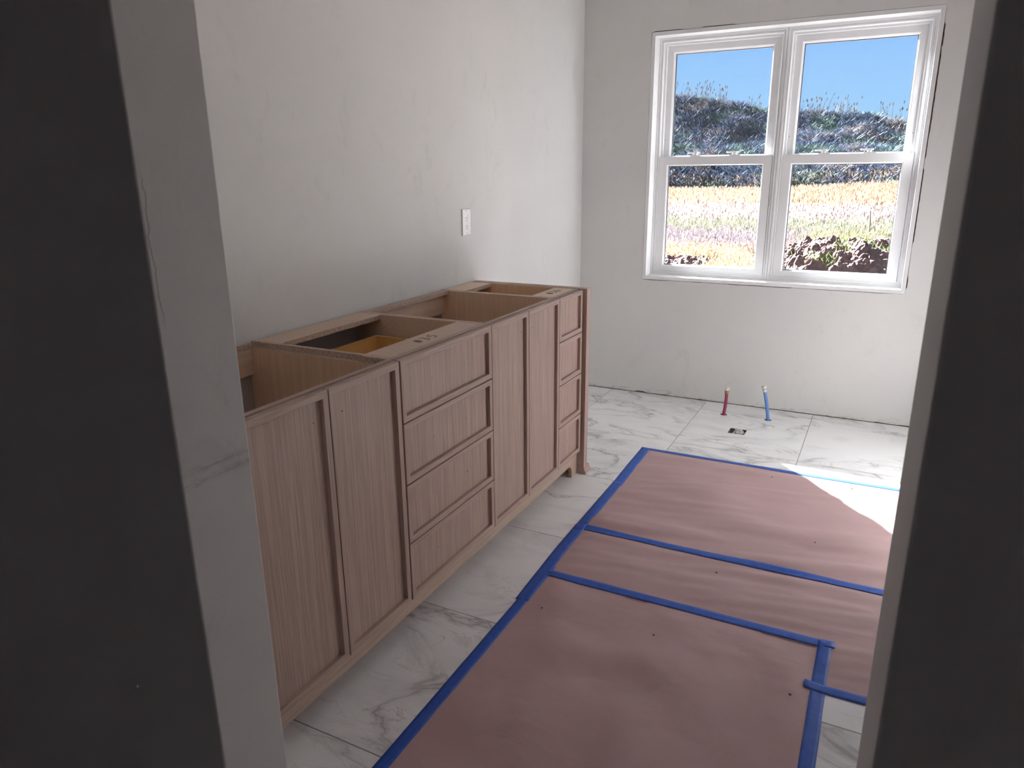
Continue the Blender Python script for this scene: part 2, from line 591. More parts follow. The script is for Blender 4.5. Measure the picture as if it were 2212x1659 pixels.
# left wall (drywall runs from the hall to the window wall)
wl = MB().box(-0.12, 0, YN, 0.16, -0.09, ZC).build('wall_left', 'wall')
tag(wl, kind='structure')
wr = MB().box(RX, RX + 0.12, YN, 0.16, -0.09, ZC).build('wall_right', 'wall')
tag(wr, kind='structure')
ce = MB().box(-0.12, RX + 0.12, YN, 0.16, ZC, ZC + 0.1).build('ceiling', 'ceiling')
tag(ce, kind='structure')

# doorway wall: two pieces and the head over the opening; the hall side is dark
def near_wall(name, x0, x1, y0, z0, z1, hallmat, jamb='jamb'):
    mb = MB().box(x0, x1, y0, YN, z0, z1, [0, 0, 1, 2, 0, 0])
    o = mb.build(name, [jamb, hallmat, 'wall'], bevel=0.0025)
    return tag(o, kind='structure')
near_wall('wall_near_left', -0.12, XJL, YH, 0.0, ZC, 'hall')
near_wall('wall_near_right', XJR, RX + 0.12, YHR, 0.0, ZC, 'hall', 'grey_jamb')
near_wall('wall_near_head', XJL, XJR, YH, 2.10, ZC, 'hall')

# the dark hall the camera stands in
tag(MB().box(-0.7, -0.6, -6.4, YH, -0.05, ZC).build('wall_hall_left', 'hall'), kind='structure')
tag(MB().box(RX + 0.12, RX + 0.22, -6.4, YHR, -0.05, ZC).build('wall_hall_right', 'hall'), kind='structure')
tag(MB().box(-0.7, RX + 0.22, -6.5, -6.4, -0.05, ZC).build('wall_hall_back', 'hall'), kind='structure')
tag(MB().box(-0.7, RX + 0.22, -6.5, YN, ZC, ZC + 0.1).build('ceiling_hall', 'hall'), kind='structure')
tag(MB().box(-0.6, -0.12, YH, YH + 0.1, -0.05, ZC).build('wall_hall_front', 'hall'), kind='structure')

# window wall: torn-edged drywall sheet in front of the framing
WX0, WX1, WZ0, WZ1 = 0.409, 1.8435, 0.7285, 2.114       # outside of the jamb boards
rj = random.Random(3)
def ragged(p, q, n, out, lo, hi, gaps):
    """points from p to q pushed outwards by a ragged amount"""
    pts = []
    for k in range(n):
        s = k / n
        a = lo
        for g0, g1, amt in gaps:
            if g0 <= s <= g1:
                a = amt
        a += rj.uniform(0, hi)
        pts.append((p[0] + (q[0] - p[0]) * s + out[0] * a, p[1] + (q[1] - p[1]) * s + out[1] * a))
    return pts
inner = []
inner += ragged((WX0, WZ0), (WX1, WZ0), 90, (0, -1), 0.0008, 0.0016,
                [(0.02, 0.11, 0.0035), (0.22, 0.25, 0.003), (0.36, 0.60, 0.0032), (0.70, 0.95, 0.0022)])
inner += ragged((WX1, WZ0), (WX1, WZ1), 110, (1, 0), 0.0008, 0.0018,
                [(0.02, 0.07, 0.004), (0.2, 0.46, 0.005), (0.5, 0.585, 0.004), (0.59, 0.72, 0.006), (0.725, 0.86, 0.006), (0.865, 0.945, 0.006)])
inner += ragged((WX1, WZ1), (WX0, WZ1), 90, (0, 1), 0.0008, 0.0008, [(0.68, 0.80, 0.005), (0.88, 1.0, 0.0045)])
inner += ragged((WX0, WZ1), (WX0, WZ0), 90, (-1, 0), 0.0007, 0.0012, [(0, 0.05, 0.003)])
bottom = [(0.0, 0.004)]
x = 0.0
while x < RX - 0.02:
    x += rj.uniform(0.006, 0.03)
    h = 0.0018 + rj.uniform(0, 0.0022)
    if rj.random() < 0.12:
        h += rj.uniform(0.001, 0.006)
    if 0.40 < x < 0.46:
        h = 0.011
    bottom.append((min(x, RX), h))
outer = bottom + [(RX, ZC), (0.0, ZC)]
bm = bmesh.new()
def loop(pts, y):
    vs = [bm.verts.new((a, y, b)) for a, b in pts]
    return vs, [bm.edges.new((vs[i], vs[(i + 1) % len(vs)])) for i in range(len(vs))]
vo, eo = loop(outer, 0.0)
vi, ei = loop(inner, 0.0)
bmesh.ops.triangle_fill(bm, use_beauty=True, edges=eo + ei)
ext = bmesh.ops.extrude_face_region(bm, geom=list(bm.faces))
for g in ext['geom']:
    if isinstance(g, bmesh.types.BMVert):
        g.co.y += 0.0127
bmesh.ops.recalc_face_normals(bm, faces=bm.faces)
me = bpy.data.meshes.new('wall_far')
bm.to_mesh(me)
bm.free()
me.materials.append(M['wall_foot'])
wf = bpy.data.objects.new('wall_far', me)
COL.objects.link(wf)
tag(wf, kind='structure')
fr = MB()
g = 0.016
fr.box(0, WX0 - g, 0.014, 0.16, -0.09, ZC)
fr.box(WX1 + g, RX, 0.014, 0.16, -0.09, ZC)
fr.box(WX0 - g, WX1 + g, 0.014, 0.16, -0.09, WZ0 - g)
fr.box(WX0 - g, WX1 + g, 0.014, 0.16, WZ1 + g, ZC)
fr.build('wall_framing', 'framing', wf)
MB().ring(WX0 - g, WX1 + g, WZ0 - g, WZ1 + g, [(0, 0.022), (g, 0.022), (g, 0.16), (0, 0.16)], 'y').build('foam_seal', 'framing', wf)

# ------------------------------------------------------------------ window
JD = 0.098                                   # depth of the jamb boards
tr = thing('trim_1', (1.126, 0.0, WZ0), kind='structure')
T = 0.0205
MB().box(WX0, WX1, -0.0015, JD, WZ1 - T, WZ1).build('jamb_board', 'trimwhite', tr, bevel=0.0008)
MB().box(WX0, WX0 + T, -0.0015, JD, WZ0, WZ1 - T).build('jamb_board', 'trimwhite', tr, bevel=0.0008)
MB().box(WX1 - T, WX1, -0.0015, JD, WZ0, WZ1 - T).build('jamb_board', 'trimwhite', tr, bevel=0.0008)
MB().box(WX0 + T, WX1 - T, -0.0015, JD, WZ0, WZ0 + T).build('jamb_board', 'trimwhite', tr, bevel=0.0008)
FX0, FX1, FZ0, FZ1 = WX0 + T, WX1 - T, WZ0 + T, WZ1 - T
FM = (FX0 + FX1) / 2

def window_unit(n, x0, x1, left):
    w = thing('window_%d' % n, ((x0 + x1) / 2, 0.1, FZ0), kind='structure')
    # stepped vinyl frame
    MB().ring(x0, x1, FZ0, FZ1, [(0, 0.090), (0.009, 0.090), (0.010, 0.100), (0.019, 0.100), (0.0215, 0.096),
                                 (0.0245, 0.100), (0.0265, 0.116), (0.036, 0.118), (0.037, 0.150), (0.045, 0.152), (0.045, 0.215), (0, 0.215)],
              'y').build('frame', 'vinyl', w)
    MB().box(x0 + 0.010, x1 - 0.010, 0.0985, 0.2, FZ0 + 0.006, FZ0 + 0.030).build('sill_step', 'vinyl', w, bevel=0.001)
    # lower sash, on the room side
    a0, a1 = x0 + 0.0265, x1 - 0.0265
    l0, l1 = 0.7585, 1.4455
    sw = 0.0515
    ls = MB()
    ls.ring(a0, a1, l0, l1, [(0, 0.101), (sw - 0.007, 0.101), (sw - 0.004, 0.104), (sw, 0.113), (sw, 0.140), (0, 0.140)], 'y')
    # heavier bottom rail is part of the same ring; top (meeting) rail carries a lip
    ls.box(a0 + 0.004, a1 - 0.004, 0.1005, 0.1025, l1 - 0.010, l1 + 0.0005)
    o = ls.build('lower_sash', 'vinyl', w)
    p = MB().box(a0 + sw - 0.004, a1 - sw + 0.004, 0.1175, 0.1205, l0 + sw - 0.004, l1 - sw + 0.004).build('pane', 'glass', o)
    MB().ring(a0 + sw - 0.0005, a1 - sw + 0.0005, l0 + sw - 0.0005, l1 - sw + 0.0005,
              [(0, 0.121), (0.0035, 0.121), (0.0035, 0.134), (0, 0.134)], 'y').build('spacer', 'vinyl_dark', o)
    # cam locks on the meeting rail
    cx = (a0 + a1) / 2
    for lx in (cx - 0.114, cx + 0.110):
        lk = MB()
        z = l1
        lk.prism([(lx - 0.030, 0.106), (lx + 0.032, 0.106), (lx + 0.037, 0.112), (lx + 0.037, 0.126), (lx + 0.030, 0.131), (lx - 0.026, 0.131), (lx - 0.032, 0.124), (lx - 0.032, 0.111)], z, z + 0.007, 'z')
        lk.tube([(lx, 0.1185, z + 0.007), (lx, 0.1185, z + 0.017)], 0.012, 12)
        lk.prism([(lx - 0.044, 0.110), (lx - 0.036, 0.106), (lx + 0.010, 0.106), (lx + 0.020, 0.112), (lx + 0.020, 0.125), (lx + 0.010, 0.131), (lx - 0.026, 0.127), (lx - 0.046, 0.118)], z + 0.017, z + 0.025, 'z')
        lk.build('sash_lock', 'vinyl', o, bevel=0.001)
    # upper sash, on the outer track
    u0, u1 = 1.408, FZ1 - 0.034
    us = MB()
    c0, c1 = x0 + 0.034, x1 - 0.034
    uw = 0.045
    us.ring(c0, c1, u0, u1, [(0, 0.1435), (uw - 0.010, 0.1435), (uw - 0.006, 0.147), (uw, 0.156), (uw, 0.184), (0, 0.184)], 'y')
    o2 = us.build('upper_sash', 'vinyl', w)
    MB().box(c0 + uw - 0.004, c1 - uw + 0.004, 0.161, 0.164, u0 + uw - 0.004, u1 - uw + 0.004).build('pane', 'glass', o2)
    MB().ring(c0 + uw - 0.0005, c1 - uw + 0.0005, u0 + uw - 0.0005, u1 - uw + 0.0005,
              [(0, 0.1645), (0.0035, 0.1645), (0.0035, 0.178), (0, 0.178)], 'y').build('spacer', 'vinyl_dark', o2)
    # vent latches on the upper stiles
    for lx in (c0 + 0.012, c1 - 0.012):
        k = MB().box(lx - 0.0035, lx + 0.0035, 0.1412, 0.1436, 1.485, 1.548).build('vent_latch', 'vinyl', o2, bevel=0.001)
        MB().box(lx - 0.0015, lx + 0.0015, 0.1408, 0.1414, 1.541, 1.545).build('latch_slot_shade', 'slot', o2)  # uncut: a black chip on the latch paints the slot's shade
    return w
window_unit(1, FX0, FM - 0.0015, True)
window_unit(2, FM + 0.0015, FX1, False)
MB().box(FM - 0.005, FM + 0.005, 0.0965, 0.2, FZ0 + 0.001, FZ1 - 0.001).build('mullion_cover', 'vinyl', tr, bevel=0.001)

# ------------------------------------------------------------------ cabinets
XB, XC, XD = 0.006, 0.5475, 0.568      # wall side, carcass front, door face
ZT = 0.876
U = [(-3.352, -2.752), (-2.752, -2.2225), (-2.2225, -1.6515), (-1.6515, -1.3905)]
PT = 0.016

def side_panel(parent, y0, y1, inner, notched, matin='maple', xf=0.531, zt=ZT):
    """inner: +1 when the inside of the unit lies towards +y, else -1"""
    mi = [0, 0, 1 if inner < 0 else 0, 1 if inner > 0 else 0, 0, 0]
    mb = MB()
    if notched:
        zb = zt - 0.0175
        mb.box(XB, xf, y0, y1, 0.10, zb, mi)
        mb.box(0.080, 0.440, y0, y1, zb, zt, mi)
        h = PT * 0.5
        if inner > 0:
            a0, a1 = y0, y1 - h
        else:
            a0, a1 = y0 + h, y1
        mb.box(XB, 0.080, a0, a1, zb, zt)
        mb.box(0.440, xf, a0, a1, zb, zt)
    else:
        mb.box(XB, xf, y0, y1, 0.10, zt, mi)
    return mb.build('side_panel', ['particle', matin], parent)

def drill(o, a, b, r, mat):
    """bore a hole into o from a to b and line it"""
    a, b = Vector(a), Vector(b)
    k = MB().tube([a, b], r, 10).build('cutter', 'slot')
    boolean_cut(o, [k])
    bpy.data.objects.remove(k, do_unlink=True)
    u = (b - a).normalized()
    MB().tube([a + u * 0.0025, b], r * 0.985, 10, cap=False).build('screw_hole', mat, o)

def door_front(parent, name, y0, y1, z0, z1, holes, hx=0.0021):
    """slim framed front with a recessed panel; four mitred pieces round it"""
    fw, rec = 0.0195, 0.0125
    d = MB().box(0.5490, XD - rec, y0 + 0.010, y1 - 0.010, z0 + 0.010, z1 - 0.010).build(name, 'oak_z', parent)
    prof = [(0, 0.5495), (0, XD - 0.0012), (0.0012, XD), (fw - 0.0010, XD), (fw, XD - 0.0010), (fw, XD - rec - 0.0005), (fw, 0.5495)]
    for k, (nm, mt) in enumerate((('rail', 'oak_y'), ('stile', 'oak_z'), ('rail', 'oak_y'), ('stile', 'oak_z'))):
        MB().ring(y0, y1, z0, z1, prof, 'x', sides=(k,), caps=True).build(nm, mt, d)
    for (hy, hz) in holes:
        drill(d, (XD - rec + 0.002, hy, hz), (XD - rec - 0.0062, hy, hz), hx, 'oak_z')
    return d

def base_unit(i, label, open_top, fronts, yin0=None):
    y0, y1 = U[i]
    c = thing('base_cabinet', (0.29, (y0 + y1) / 2, 0.0), label, 'cabinet', 'vanity base cabinets along the wall')
    side_panel(c, y0, y0 + PT, 1, False)
    if i == 3:
        side_panel(c, y1 - PT, y1, -1, False)
    elif i == 1:
        side_panel(c, y1 - PT, y1, -1, False, 'particle_face')
    else:
        side_panel(c, y1 - PT, y1, -1, i == 0)
    a, b = y0 + PT, y1 - PT
    MB().box(0.012, 0.530, a, b, 0.100, 0.116).build('bottom_panel', 'maple_y', c)
    MB().box(0.0065, 0.0115, a, b, 0.100, ZT - 0.004).build('back_panel', 'backing', c)
    MB().box(0.455, 0.471, y0 + 0.002, y1 - 0.002, 0.0, 0.100).build('toe_kick', 'oak_y', c)
    MB().box(0.040, 0.056, y0 + 0.002, y1 - 0.002, 0.0, 0.100).build('plinth_rail', 'particle', c)
    if open_top:
        MB().box(0.0120, 0.030 if i == 0 else 0.046, a, b, ZT - 0.0165, ZT).build('back_rail', 'particle', c)
        MB().box(0.0120, 0.028, a, b, ZT - 0.100, ZT - 0.0170).build('nailer', 'maple_y', c, bevel=0.001)
        MB().box(0.531, XC, y0 + 0.0005, y1 - 0.0005, 0.80, ZT).build('front_rail', 'oak_y', c, bevel=0.0012)
        MB().box(0.531, XC, y0 + 0.0005, y0 + 0.018, 0.118, 0.7995).build('front_stile', 'oak_z', c)
        MB().box(0.531, XC, y1 - 0.018, y1 - 0.0005, 0.118, 0.7995).build('front_stile', 'oak_z', c)
    else:
        MB().box(0.0120, 0.117, a, b, ZT - 0.0165, ZT, [0, 0, 0, 0, 1, 1]).build('back_stretcher', ['particle', 'particle_face' if i == 1 else 'maple_y'], c)
        fs = MB().box(0.437, 0.531, a, b, ZT - 0.0165, ZT, [0, 0, 0, 0, 1, 1]).build('front_stretcher', ['particle', 'particle_face' if i == 1 else 'maple_y'], c)
        MB().box(0.531, XC, y0 + 0.0005, y1 - 0.0005, 0.836, ZT).build('front_rail', 'oak_y', c, bevel=0.0012)
        return c, fs
    return c, None

GP = 0.0016
zt, zb = 0.872, 0.1175
c1, _ = base_unit(0, 'open-topped sink base cabinet with two tall doors, half hidden by the doorway jamb', True, None)
door_front(c1, 'door', U[0][0] + 0.003, -3.0455 - GP, zb, zt, [(-3.092, 0.798)])
door_front(c1, 'door', -3.0455 + GP, U[0][1] - 0.0035, zb, zt, [(-2.987, 0.797)])
c2, fs2 = base_unit(1, 'four-drawer base cabinet marked #35 with wide drawer fronts', False, None)
s = [0.872, 0.6857, 0.4962, 0.3057, 0.1175]
for k in range(4):
    z1, z0 = s[k] - (GP if k else 0), s[k + 1] + (GP if k < 3 else 0)
    hz = z1 - 0.094
    door_front(c2, 'drawer_front', U[1][0] + 0.0030, U[1][1] - GP, z0, z1, [(-2.577, hz), (-2.386, hz)])
c3, _ = base_unit(2, 'open-topped sink base cabinet with two tall doors between the #35 and #36 drawer cabinets', True, None)
door_front(c3, 'door', U[2][0] + GP, -1.9305 - GP, zb, zt, [(-1.978, 0.799)])
door_front(c3, 'door', -1.9305 + GP, -1.6405 - GP, zb, zt, [(-1.871, 0.797)])
c4, fs4 = base_unit(3, 'narrow four-drawer base cabinet marked #36 beside the end panel', False, None)
for k in range(4):
    z1, z0 = s[k] - (GP if k else 0), s[k + 1] + (GP if k < 3 else 0)
    door_front(c4, 'drawer_front', -1.6405 + GP, U[3][1] + 0.001, z0, z1, [(-1.514, (z0 + z1) / 2)])

# drawer boxes under the stretchers
for c, (y0, y1), ztop in ((c2, U[1], 0.802), (c4, U[3], 0.790)):
    a, b = y0 + PT + 0.013, y1 - PT - 0.013
    d = MB()
    z0 = ztop - 0.10
    d.box(0.100, 0.530, a, a + 0.012, z0, ztop)
    d.box(0.100, 0.530, b - 0.012, b, z0, ztop)
    d.box(0.100, 0.112, a + 0.012, b - 0.012, z0, ztop)
    d.box(0.518, 0.530, a + 0.012, b - 0.012, z0, ztop)
    d.box(0.112, 0.518, a + 0.012, b - 0.012, z0 + 0.008, z0 + 0.016)
    d.build('drawer_box', 'birch', c)

# marker numbers on the front stretchers
def strokes(chars, y0, xbase, h, adv):
    glyph = {
        '#': [[(0.30, 0.95), (0.10, 0.0)], [(0.62, 1.0), (0.42, 0.05)], [(0.0, 0.62), (0.85, 0.70)], [(-0.05, 0.30), (0.78, 0.38)]],
        '3': [[(0.08, 0.92), (0.35, 1.0), (0.58, 0.86), (0.45, 0.62), (0.25, 0.54), (0.52, 0.48), (0.62, 0.26), (0.42, 0.04), (0.15, 0.02), (0.0, 0.12)]],
        '5': [[(0.80, 1.02), (0.22, 0.96), (0.16, 0.56), (0.45, 0.62), (0.68, 0.44), (0.62, 0.14), (0.32, 0.0), (0.02, 0.10)]],
        '6': [[(0.52, 1.05), (0.22, 0.72), (0.06, 0.34), (0.20, 0.04), (0.50, 0.02), (0.66, 0.26), (0.50, 0.50), (0.22, 0.42), (0.10, 0.26)]],
    }
    mb = MB()
    y = y0
    for ch in chars:
        for st in glyph[ch]:
            pts = [Vector((xbase - b * h, y + a * h * 0.95, ZT + 0.0002)) for a, b in st]
            fine = []
            for k in range(len(pts) - 1):
                p0, p1, p2, p3 = pts[max(k - 1, 0)], pts[k], pts[k + 1], pts[min(k + 2, len(pts) - 1)]
                for n in range(5):
                    u = n / 5
                    fine.append(0.5 * ((2 * p1) + (p2 - p0) * u + (2 * p0 - 5 * p1 + 4 * p2 - p3) * u * u + (3 * p1 - p0 - 3 * p2 + p3) * u ** 3))
            fine.append(pts[-1])
            mb.tube(fine, 0.0009, 6)
        y += adv
    return mb
strokes('#35', -2.553, 0.503, 0.036, 0.039).build('handwritten_number', 'ink', fs2)
strokes('#36', -1.566, 0.500, 0.034, 0.037).build('handwritten_number', 'ink', fs4)
def panel_at(c, y):
    for o in c.children:
        if o.name.startswith('side_panel'):
            ys = [v.co.y + c.location.y for v in o.data.vertices]
            if min(ys) - 0.001 < y < max(ys) + 0.001:
                return o
drill(panel_at(c2, -2.2305), (0.135, -2.2405, 0.832), (0.135, -2.2270, 0.832), 0.003, 'particle')
for hx_ in (0.040, 0.500):
    drill(panel_at(c1, -2.7550), (hx_, -2.7620, ZT - 0.008), (hx_, -2.7530, ZT - 0.008), 0.0028, 'particle')

# continuous apron with an arched foot at each end
ya, yb = -3.352, -1.3815
poly = [(ya, 0.116), (ya, 0.0), (ya + 0.045, 0.0)]
for k in range(0, 7):
    t = k / 6 * PI / 2
    poly.append((ya + 0.045 + 0.034 * (1 - math.cos(t)), 0.028 + 0.034 * math.sin(t)))
for k in range(6, -1, -1):
    t = k / 6 * PI / 2
    poly.append((yb - 0.060 - 0.034 * (1 - math.cos(t)), 0.028 + 0.034 * math.sin(t)))
poly += [(yb - 0.060, 0.0), (yb, 0.0), (yb, 0.116)]
ap = MB().prism(poly, 0.5314, 0.5490, 'x').build('base_apron', 'oak_pale', base=(0.54, -2.36, 0.0), bevel=0.0008)
tag(ap, 'long oak apron board with a small arched foot under the vanity cabinets', 'apron')

# end panel with a flared foot moulding
ep = thing('end_panel', (0.30, -1.359, 0.0), 'oak end panel with flared foot moulding closing the far end of the vanity', 'panel')
MB().box(XB, 0.584, -1.379, -1.339, 0.0, ZT, [0, 0, 0, 0, 0, 1]).build('panel', ['oak_z', 'particle'], ep, bevel=0.001)
MB().prism([(0.552, 0.0), (0.5925, 0.0), (0.5935, 0.006), (0.5925, 0.012), (0.5885, 0.019), (0.5860, 0.027), (0.5848, 0.031), (0.552, 0.031)],
           -1.3805, -1.312, 'y').build('foot_moulding', 'oak_y', ep, bevel=0.0008)

# ------------------------------------------------------------------ outlet on the left wall
ol = thing('wall_outlet', (0.0, -1.420, 1.0925), 'white duplex outlet with screw-on plate on the bare wall above the vanity', 'outlet')
MB().ring(-1.4565, -1.3835, 1.0925, 1.2105, [(0, 0.0), (0, 0.0035), (0.0025, 0.006), (0.0195, 0.006), (0.0195, 0.0)], 'x').build('cover_plate', 'plate', ol)
cp = MB()
cp.box(0.0, 0.006, -1.437, -1.403, 1.187, 1.1910)
cp.box(0.0, 0.006, -1.437, -1.403, 1.112, 1.1162)
oz = MB().box(0.0005, 0.0052, -1.4355, -1.4045, 1.1170, 1.1860).build('receptacle', 'plate', ol)
MB().ring(-1.4375, -1.4025, 1.1115, 1.1915, [(0, 0.0), (0, 0.0058), (0.0014, 0.0058), (0.0055, 0.0058), (0.0055, 0.0)], 'x').build('plate_opening', 'plate', ol)
cuts = []
for zc in (1.1690, 1.1330):
    for yy, hgt in ((-1.4255, 0.0085), (-1.4145, 0.0070)):
        cuts.append(MB().box(0.0002, 0.008, yy - 0.0011, yy + 0.0011, zc + 0.001 - hgt / 2, zc + 0.001 + hgt / 2).build('cutter', 'slot'))
        MB().box(0.0001, 0.0005, yy - 0.0014, yy + 0.0014, zc + 0.001 - hgt / 2, zc + 0.001 + hgt / 2).build('slot', 'screw', oz)
    cuts.append(MB().tube([(0.0002, -1.420, zc - 0.0105), (0.008, -1.420, zc - 0.0105)], 0.0026, 12).build('cutter', 'slot'))
    MB().tube([(0.0001, -1.420, zc - 0.0105), (0.0005, -1.420, zc - 0.0105)], 0.0028, 12).build('ground_hole', 'screw', oz)
boolean_cut(oz, cuts)
for c in cuts:
    bpy.data.objects.remove(c, do_unlink=True)
for zc in (1.2010, 1.1020):
    MB().tube([(0.0055, -1.420, zc), (0.0066, -1.420, zc)], 0.0030, 12).build('plate_screw', 'screw', ol)

# ------------------------------------------------------------------ paper sheets and tape
def nz(x, y, z=0.0):
    return noise.noise(Vector((x, y, z)))
def sm(a, b, x):
    t = max(0, min(1, (x - a) / (b - a)))
    return t * t * (3 - 2 * t)

def wrinkle(sheet, x, y):
    if sheet == 'A':
        h = 0.0190 * nz(x * 1.6 + y * 1.1, y * 7.0 - x * 1.6, 1.3) + 0.0080 * nz(x * 3.0, y * 17 - x * 3, 4.1)
        h += 0.008 * max(0, nz(x * 2.2 + 3, y * 4.0 + x * 1.2, 9.0))
        e = min(x - 0.757, -0.945 - y, y + 1.885)
    elif sheet == 'B':
        h = 0.0065 * nz(x * 1.8 + y, y * 12 - x * 2.2, 2.7) + 0.0050 * nz(x * 4, y * 24 - x * 4, 6.2)
        e = min(x - 0.77, -1.865 - y, y + 2.47)
        if x < 1.70:
            e = min(e, y + 2.262)
    else:
        h = 0.0105 * nz(x * 4.2, y * 4.6, 3.9) + 0.0065 * nz(x * 9, y * 7.5, 7.7) + 0.0016 * nz(x * 22, y * 20, 5.5)
        e = min(x - 0.795, 1.706 - x, -2.25 - y, y + 3.47)
    k = 0.12 + 0.88 * sm(0.0, 0.09, e)
    return 0.0006 + max(0.0, 0.0050 + h) * k

IN = {'A': lambda x, y: x >= 0.757 and -1.885 <= y <= -0.945,
      'B': lambda x, y: x >= 0.770 and -2.470 <= y <= -1.865 and (x > 1.69 or y > -2.275),
      'C': lambda x, y: 0.795 <= x <= 1.706 and y <= -2.252}
def layer(key, x, y):
    """height of a sheet, resting on the sheet under it where they lap"""
    h = max(0.0006, wrinkle(key, x, y))
    for k in 'AB'[:'ABC'.index(key)]:
        if IN[k](x, y):
            h = max(h, layer(k, x, y) + 0.0007)
    return h

def sheet(name, x0, x1, y0, y1, key, lift, label, keep=None):
    nx, ny = max(8, int((x1 - x0) / 0.0125)), max(8, int((y1 - y0) / 0.0125))
    mb = MB()
    vs, fs = [], []
    for j in range(ny + 1):
        for i in range(nx + 1):
            xx, yy = x0 + (x1 - x0) * i / nx, y0 + (y1 - y0) * j / ny
            vs.append((xx, yy, layer(key, xx, yy)))
    for j in range(ny):
        for i in range(nx):
            xx, yy = x0 + (x1 - x0) * (i + .5) / nx, y0 + (y1 - y0) * (j + .5) / ny
            if keep and not keep(xx, yy):
                continue
            a = j * (nx + 1) + i
            fs.append((a, a + 1, a + nx + 2, a + nx + 1))
    mb.add(vs, fs)
    o = mb.build(name, 'paper', base=((x0 + x1) / 2, (y0 + y1) / 2, 0.0), smooth=True)
    md = o.modifiers.new('thickness', 'SOLIDIFY')
    md.thickness = 0.0004
    return tag(o, label, 'paper sheet', 'rosin paper sheets taped to the floor')
PXR = 2.15
sheet('paper_sheet', 0.757, PXR, -1.885, -0.945, 'A', 0.0, 'wide rippled pink-brown paper sheet beside the window wall, crossed by the sun patch')
sheet('paper_sheet', 0.770, PXR, -2.470, -1.865, 'B', 0.0002, 'narrow strip of pink-brown paper between the two cross bands of blue tape', keep=lambda x, y: x > 1.69 or y > -2.275)
sheet('paper_sheet', 0.795, 1.706, -3.470, -2.252, 'C', 0.0006, 'square-cornered pink-brown paper sheet in front of the doorway, smooth with soft dents')

def floor_h(x, y):
    return max([0.0] + [layer(k, x, y) for k in 'ABC' if IN[k](x, y)])

def tape(pts, w, label, lift=0.0004, crease=0.0, ends=(0.004, 0.004)):
    """strip along a polyline; slightly uneven edges, small creases"""
    P = [Vector((a, b)) for a, b in pts]
    L = [0.0]
    for k in range(1, len(P)):
        L.append(L[-1] + (P[k] - P[k - 1]).length)
    n = max(6, int(L[-1] / 0.016))
    seed = random.random() * 50
    vs, fs = [], []
    NC = 5
    for i in range(n + 1):
        s_ = L[-1] * i / n
        k = 1
        while k < len(L) - 1 and s_ > L[k]:
            k += 1
        u = (s_ - L[k - 1]) / max(1e-6, L[k] - L[k - 1])
        c = P[k - 1].lerp(P[k], u)
        d = (P[k] - P[k - 1]).normalized()
        nn = Vector((-d.y, d.x))
        wig = 0.0009 * nz(s_ * 9, seed)
        for j in range(NC):
            v = j / (NC - 1) - 0.5
            q = c + nn * (v * w + wig)
            if i == 0:
                q -= d * ends[0] * nz(v * 7, seed, 2)
            if i == n:
                q += d * ends[1] * nz(v * 7, seed, 5)
            h = max(floor_h(q.x + a_, q.y + b_) for a_ in (-0.007, 0, 0.007) for b_ in (-0.007, 0, 0.007)) + lift * 0.5 + 0.0007
            if crease:
                h += crease * max(0.0, nz(s_ * 14, v * 5 + seed, 3.0) - 0.05) * (1 - abs(v) * 1.4)
            vs.append((q.x, q.y, h))
    for i in range(n):
        for j in range(NC - 1):
            a = i * NC + j
            fs.append((a, a + 1, a + NC + 1, a + NC))
    c = P[len(P) // 2]
    o = MB().add(vs, fs).build('painters_tape', 'tape', base=(c.x, c.y, 0.0), smooth=True)
    md = o.modifiers.new('thickness', 'SOLIDIFY')
    md.thickness = 0.0003
    return tag(o, label, 'tape', 'blue painter tape on the floor paper')
tape([(0.748, -0.943), (1.3, -0.941), (PXR + 0.01, -0.938)], 0.036, 'blue tape strip along the paper edge parallel to the window wall', crease=0.002)
tape([(0.751, -0.924), (0.757, -1.20), (0.764, -1.425)], 0.047, 'short blue tape strip beside the paper corner towards the end panel', 0.0008)
tape([(0.762, -1.395), (0.766, -1.70), (0.767, -1.905)], 0.046, 'blue tape strip along the rippled sheet, facing the narrow drawer cabinet', 0.0012)
tape([(0.7665, -1.862), (0.772, -2.12), (0.786, -2.445)], 0.047, 'blue tape strip along the narrow paper strip, facing the wide drawer cabinet', 0.0016)
tape([(0.7865, -2.205), (0.7895, -2.60), (0.797, -3.46)], 0.037, 'long blue tape strip facing the sink cabinet nearest the doorway', 0.0009)
tape([(0.772, -1.880), (1.3, -1.877), (PXR + 0.01, -1.873)], 0.040, 'creased blue cross tape between the rippled sheet and the narrow strip', 0.0010, crease=0.005)
tape([(0.795, -2.252), (1.25, -2.252), (1.735, -2.253)], 0.040, 'blue cross tape between the narrow strip and the square-cornered sheet', 0.0010, crease=0.0025)
tape([(1.705, -2.235), (1.706, -2.7), (1.708, -3.46)], 0.038, 'blue tape strip down the open-tile side of the square-cornered sheet', 0.0014)
tape([(1.668, -2.465), (2.0, -2.462), (PXR + 0.01, -2.458)], 0.036, 'blue tape strip overlapping the side tape, above the bare tile', 0.0022, crease=0.002)
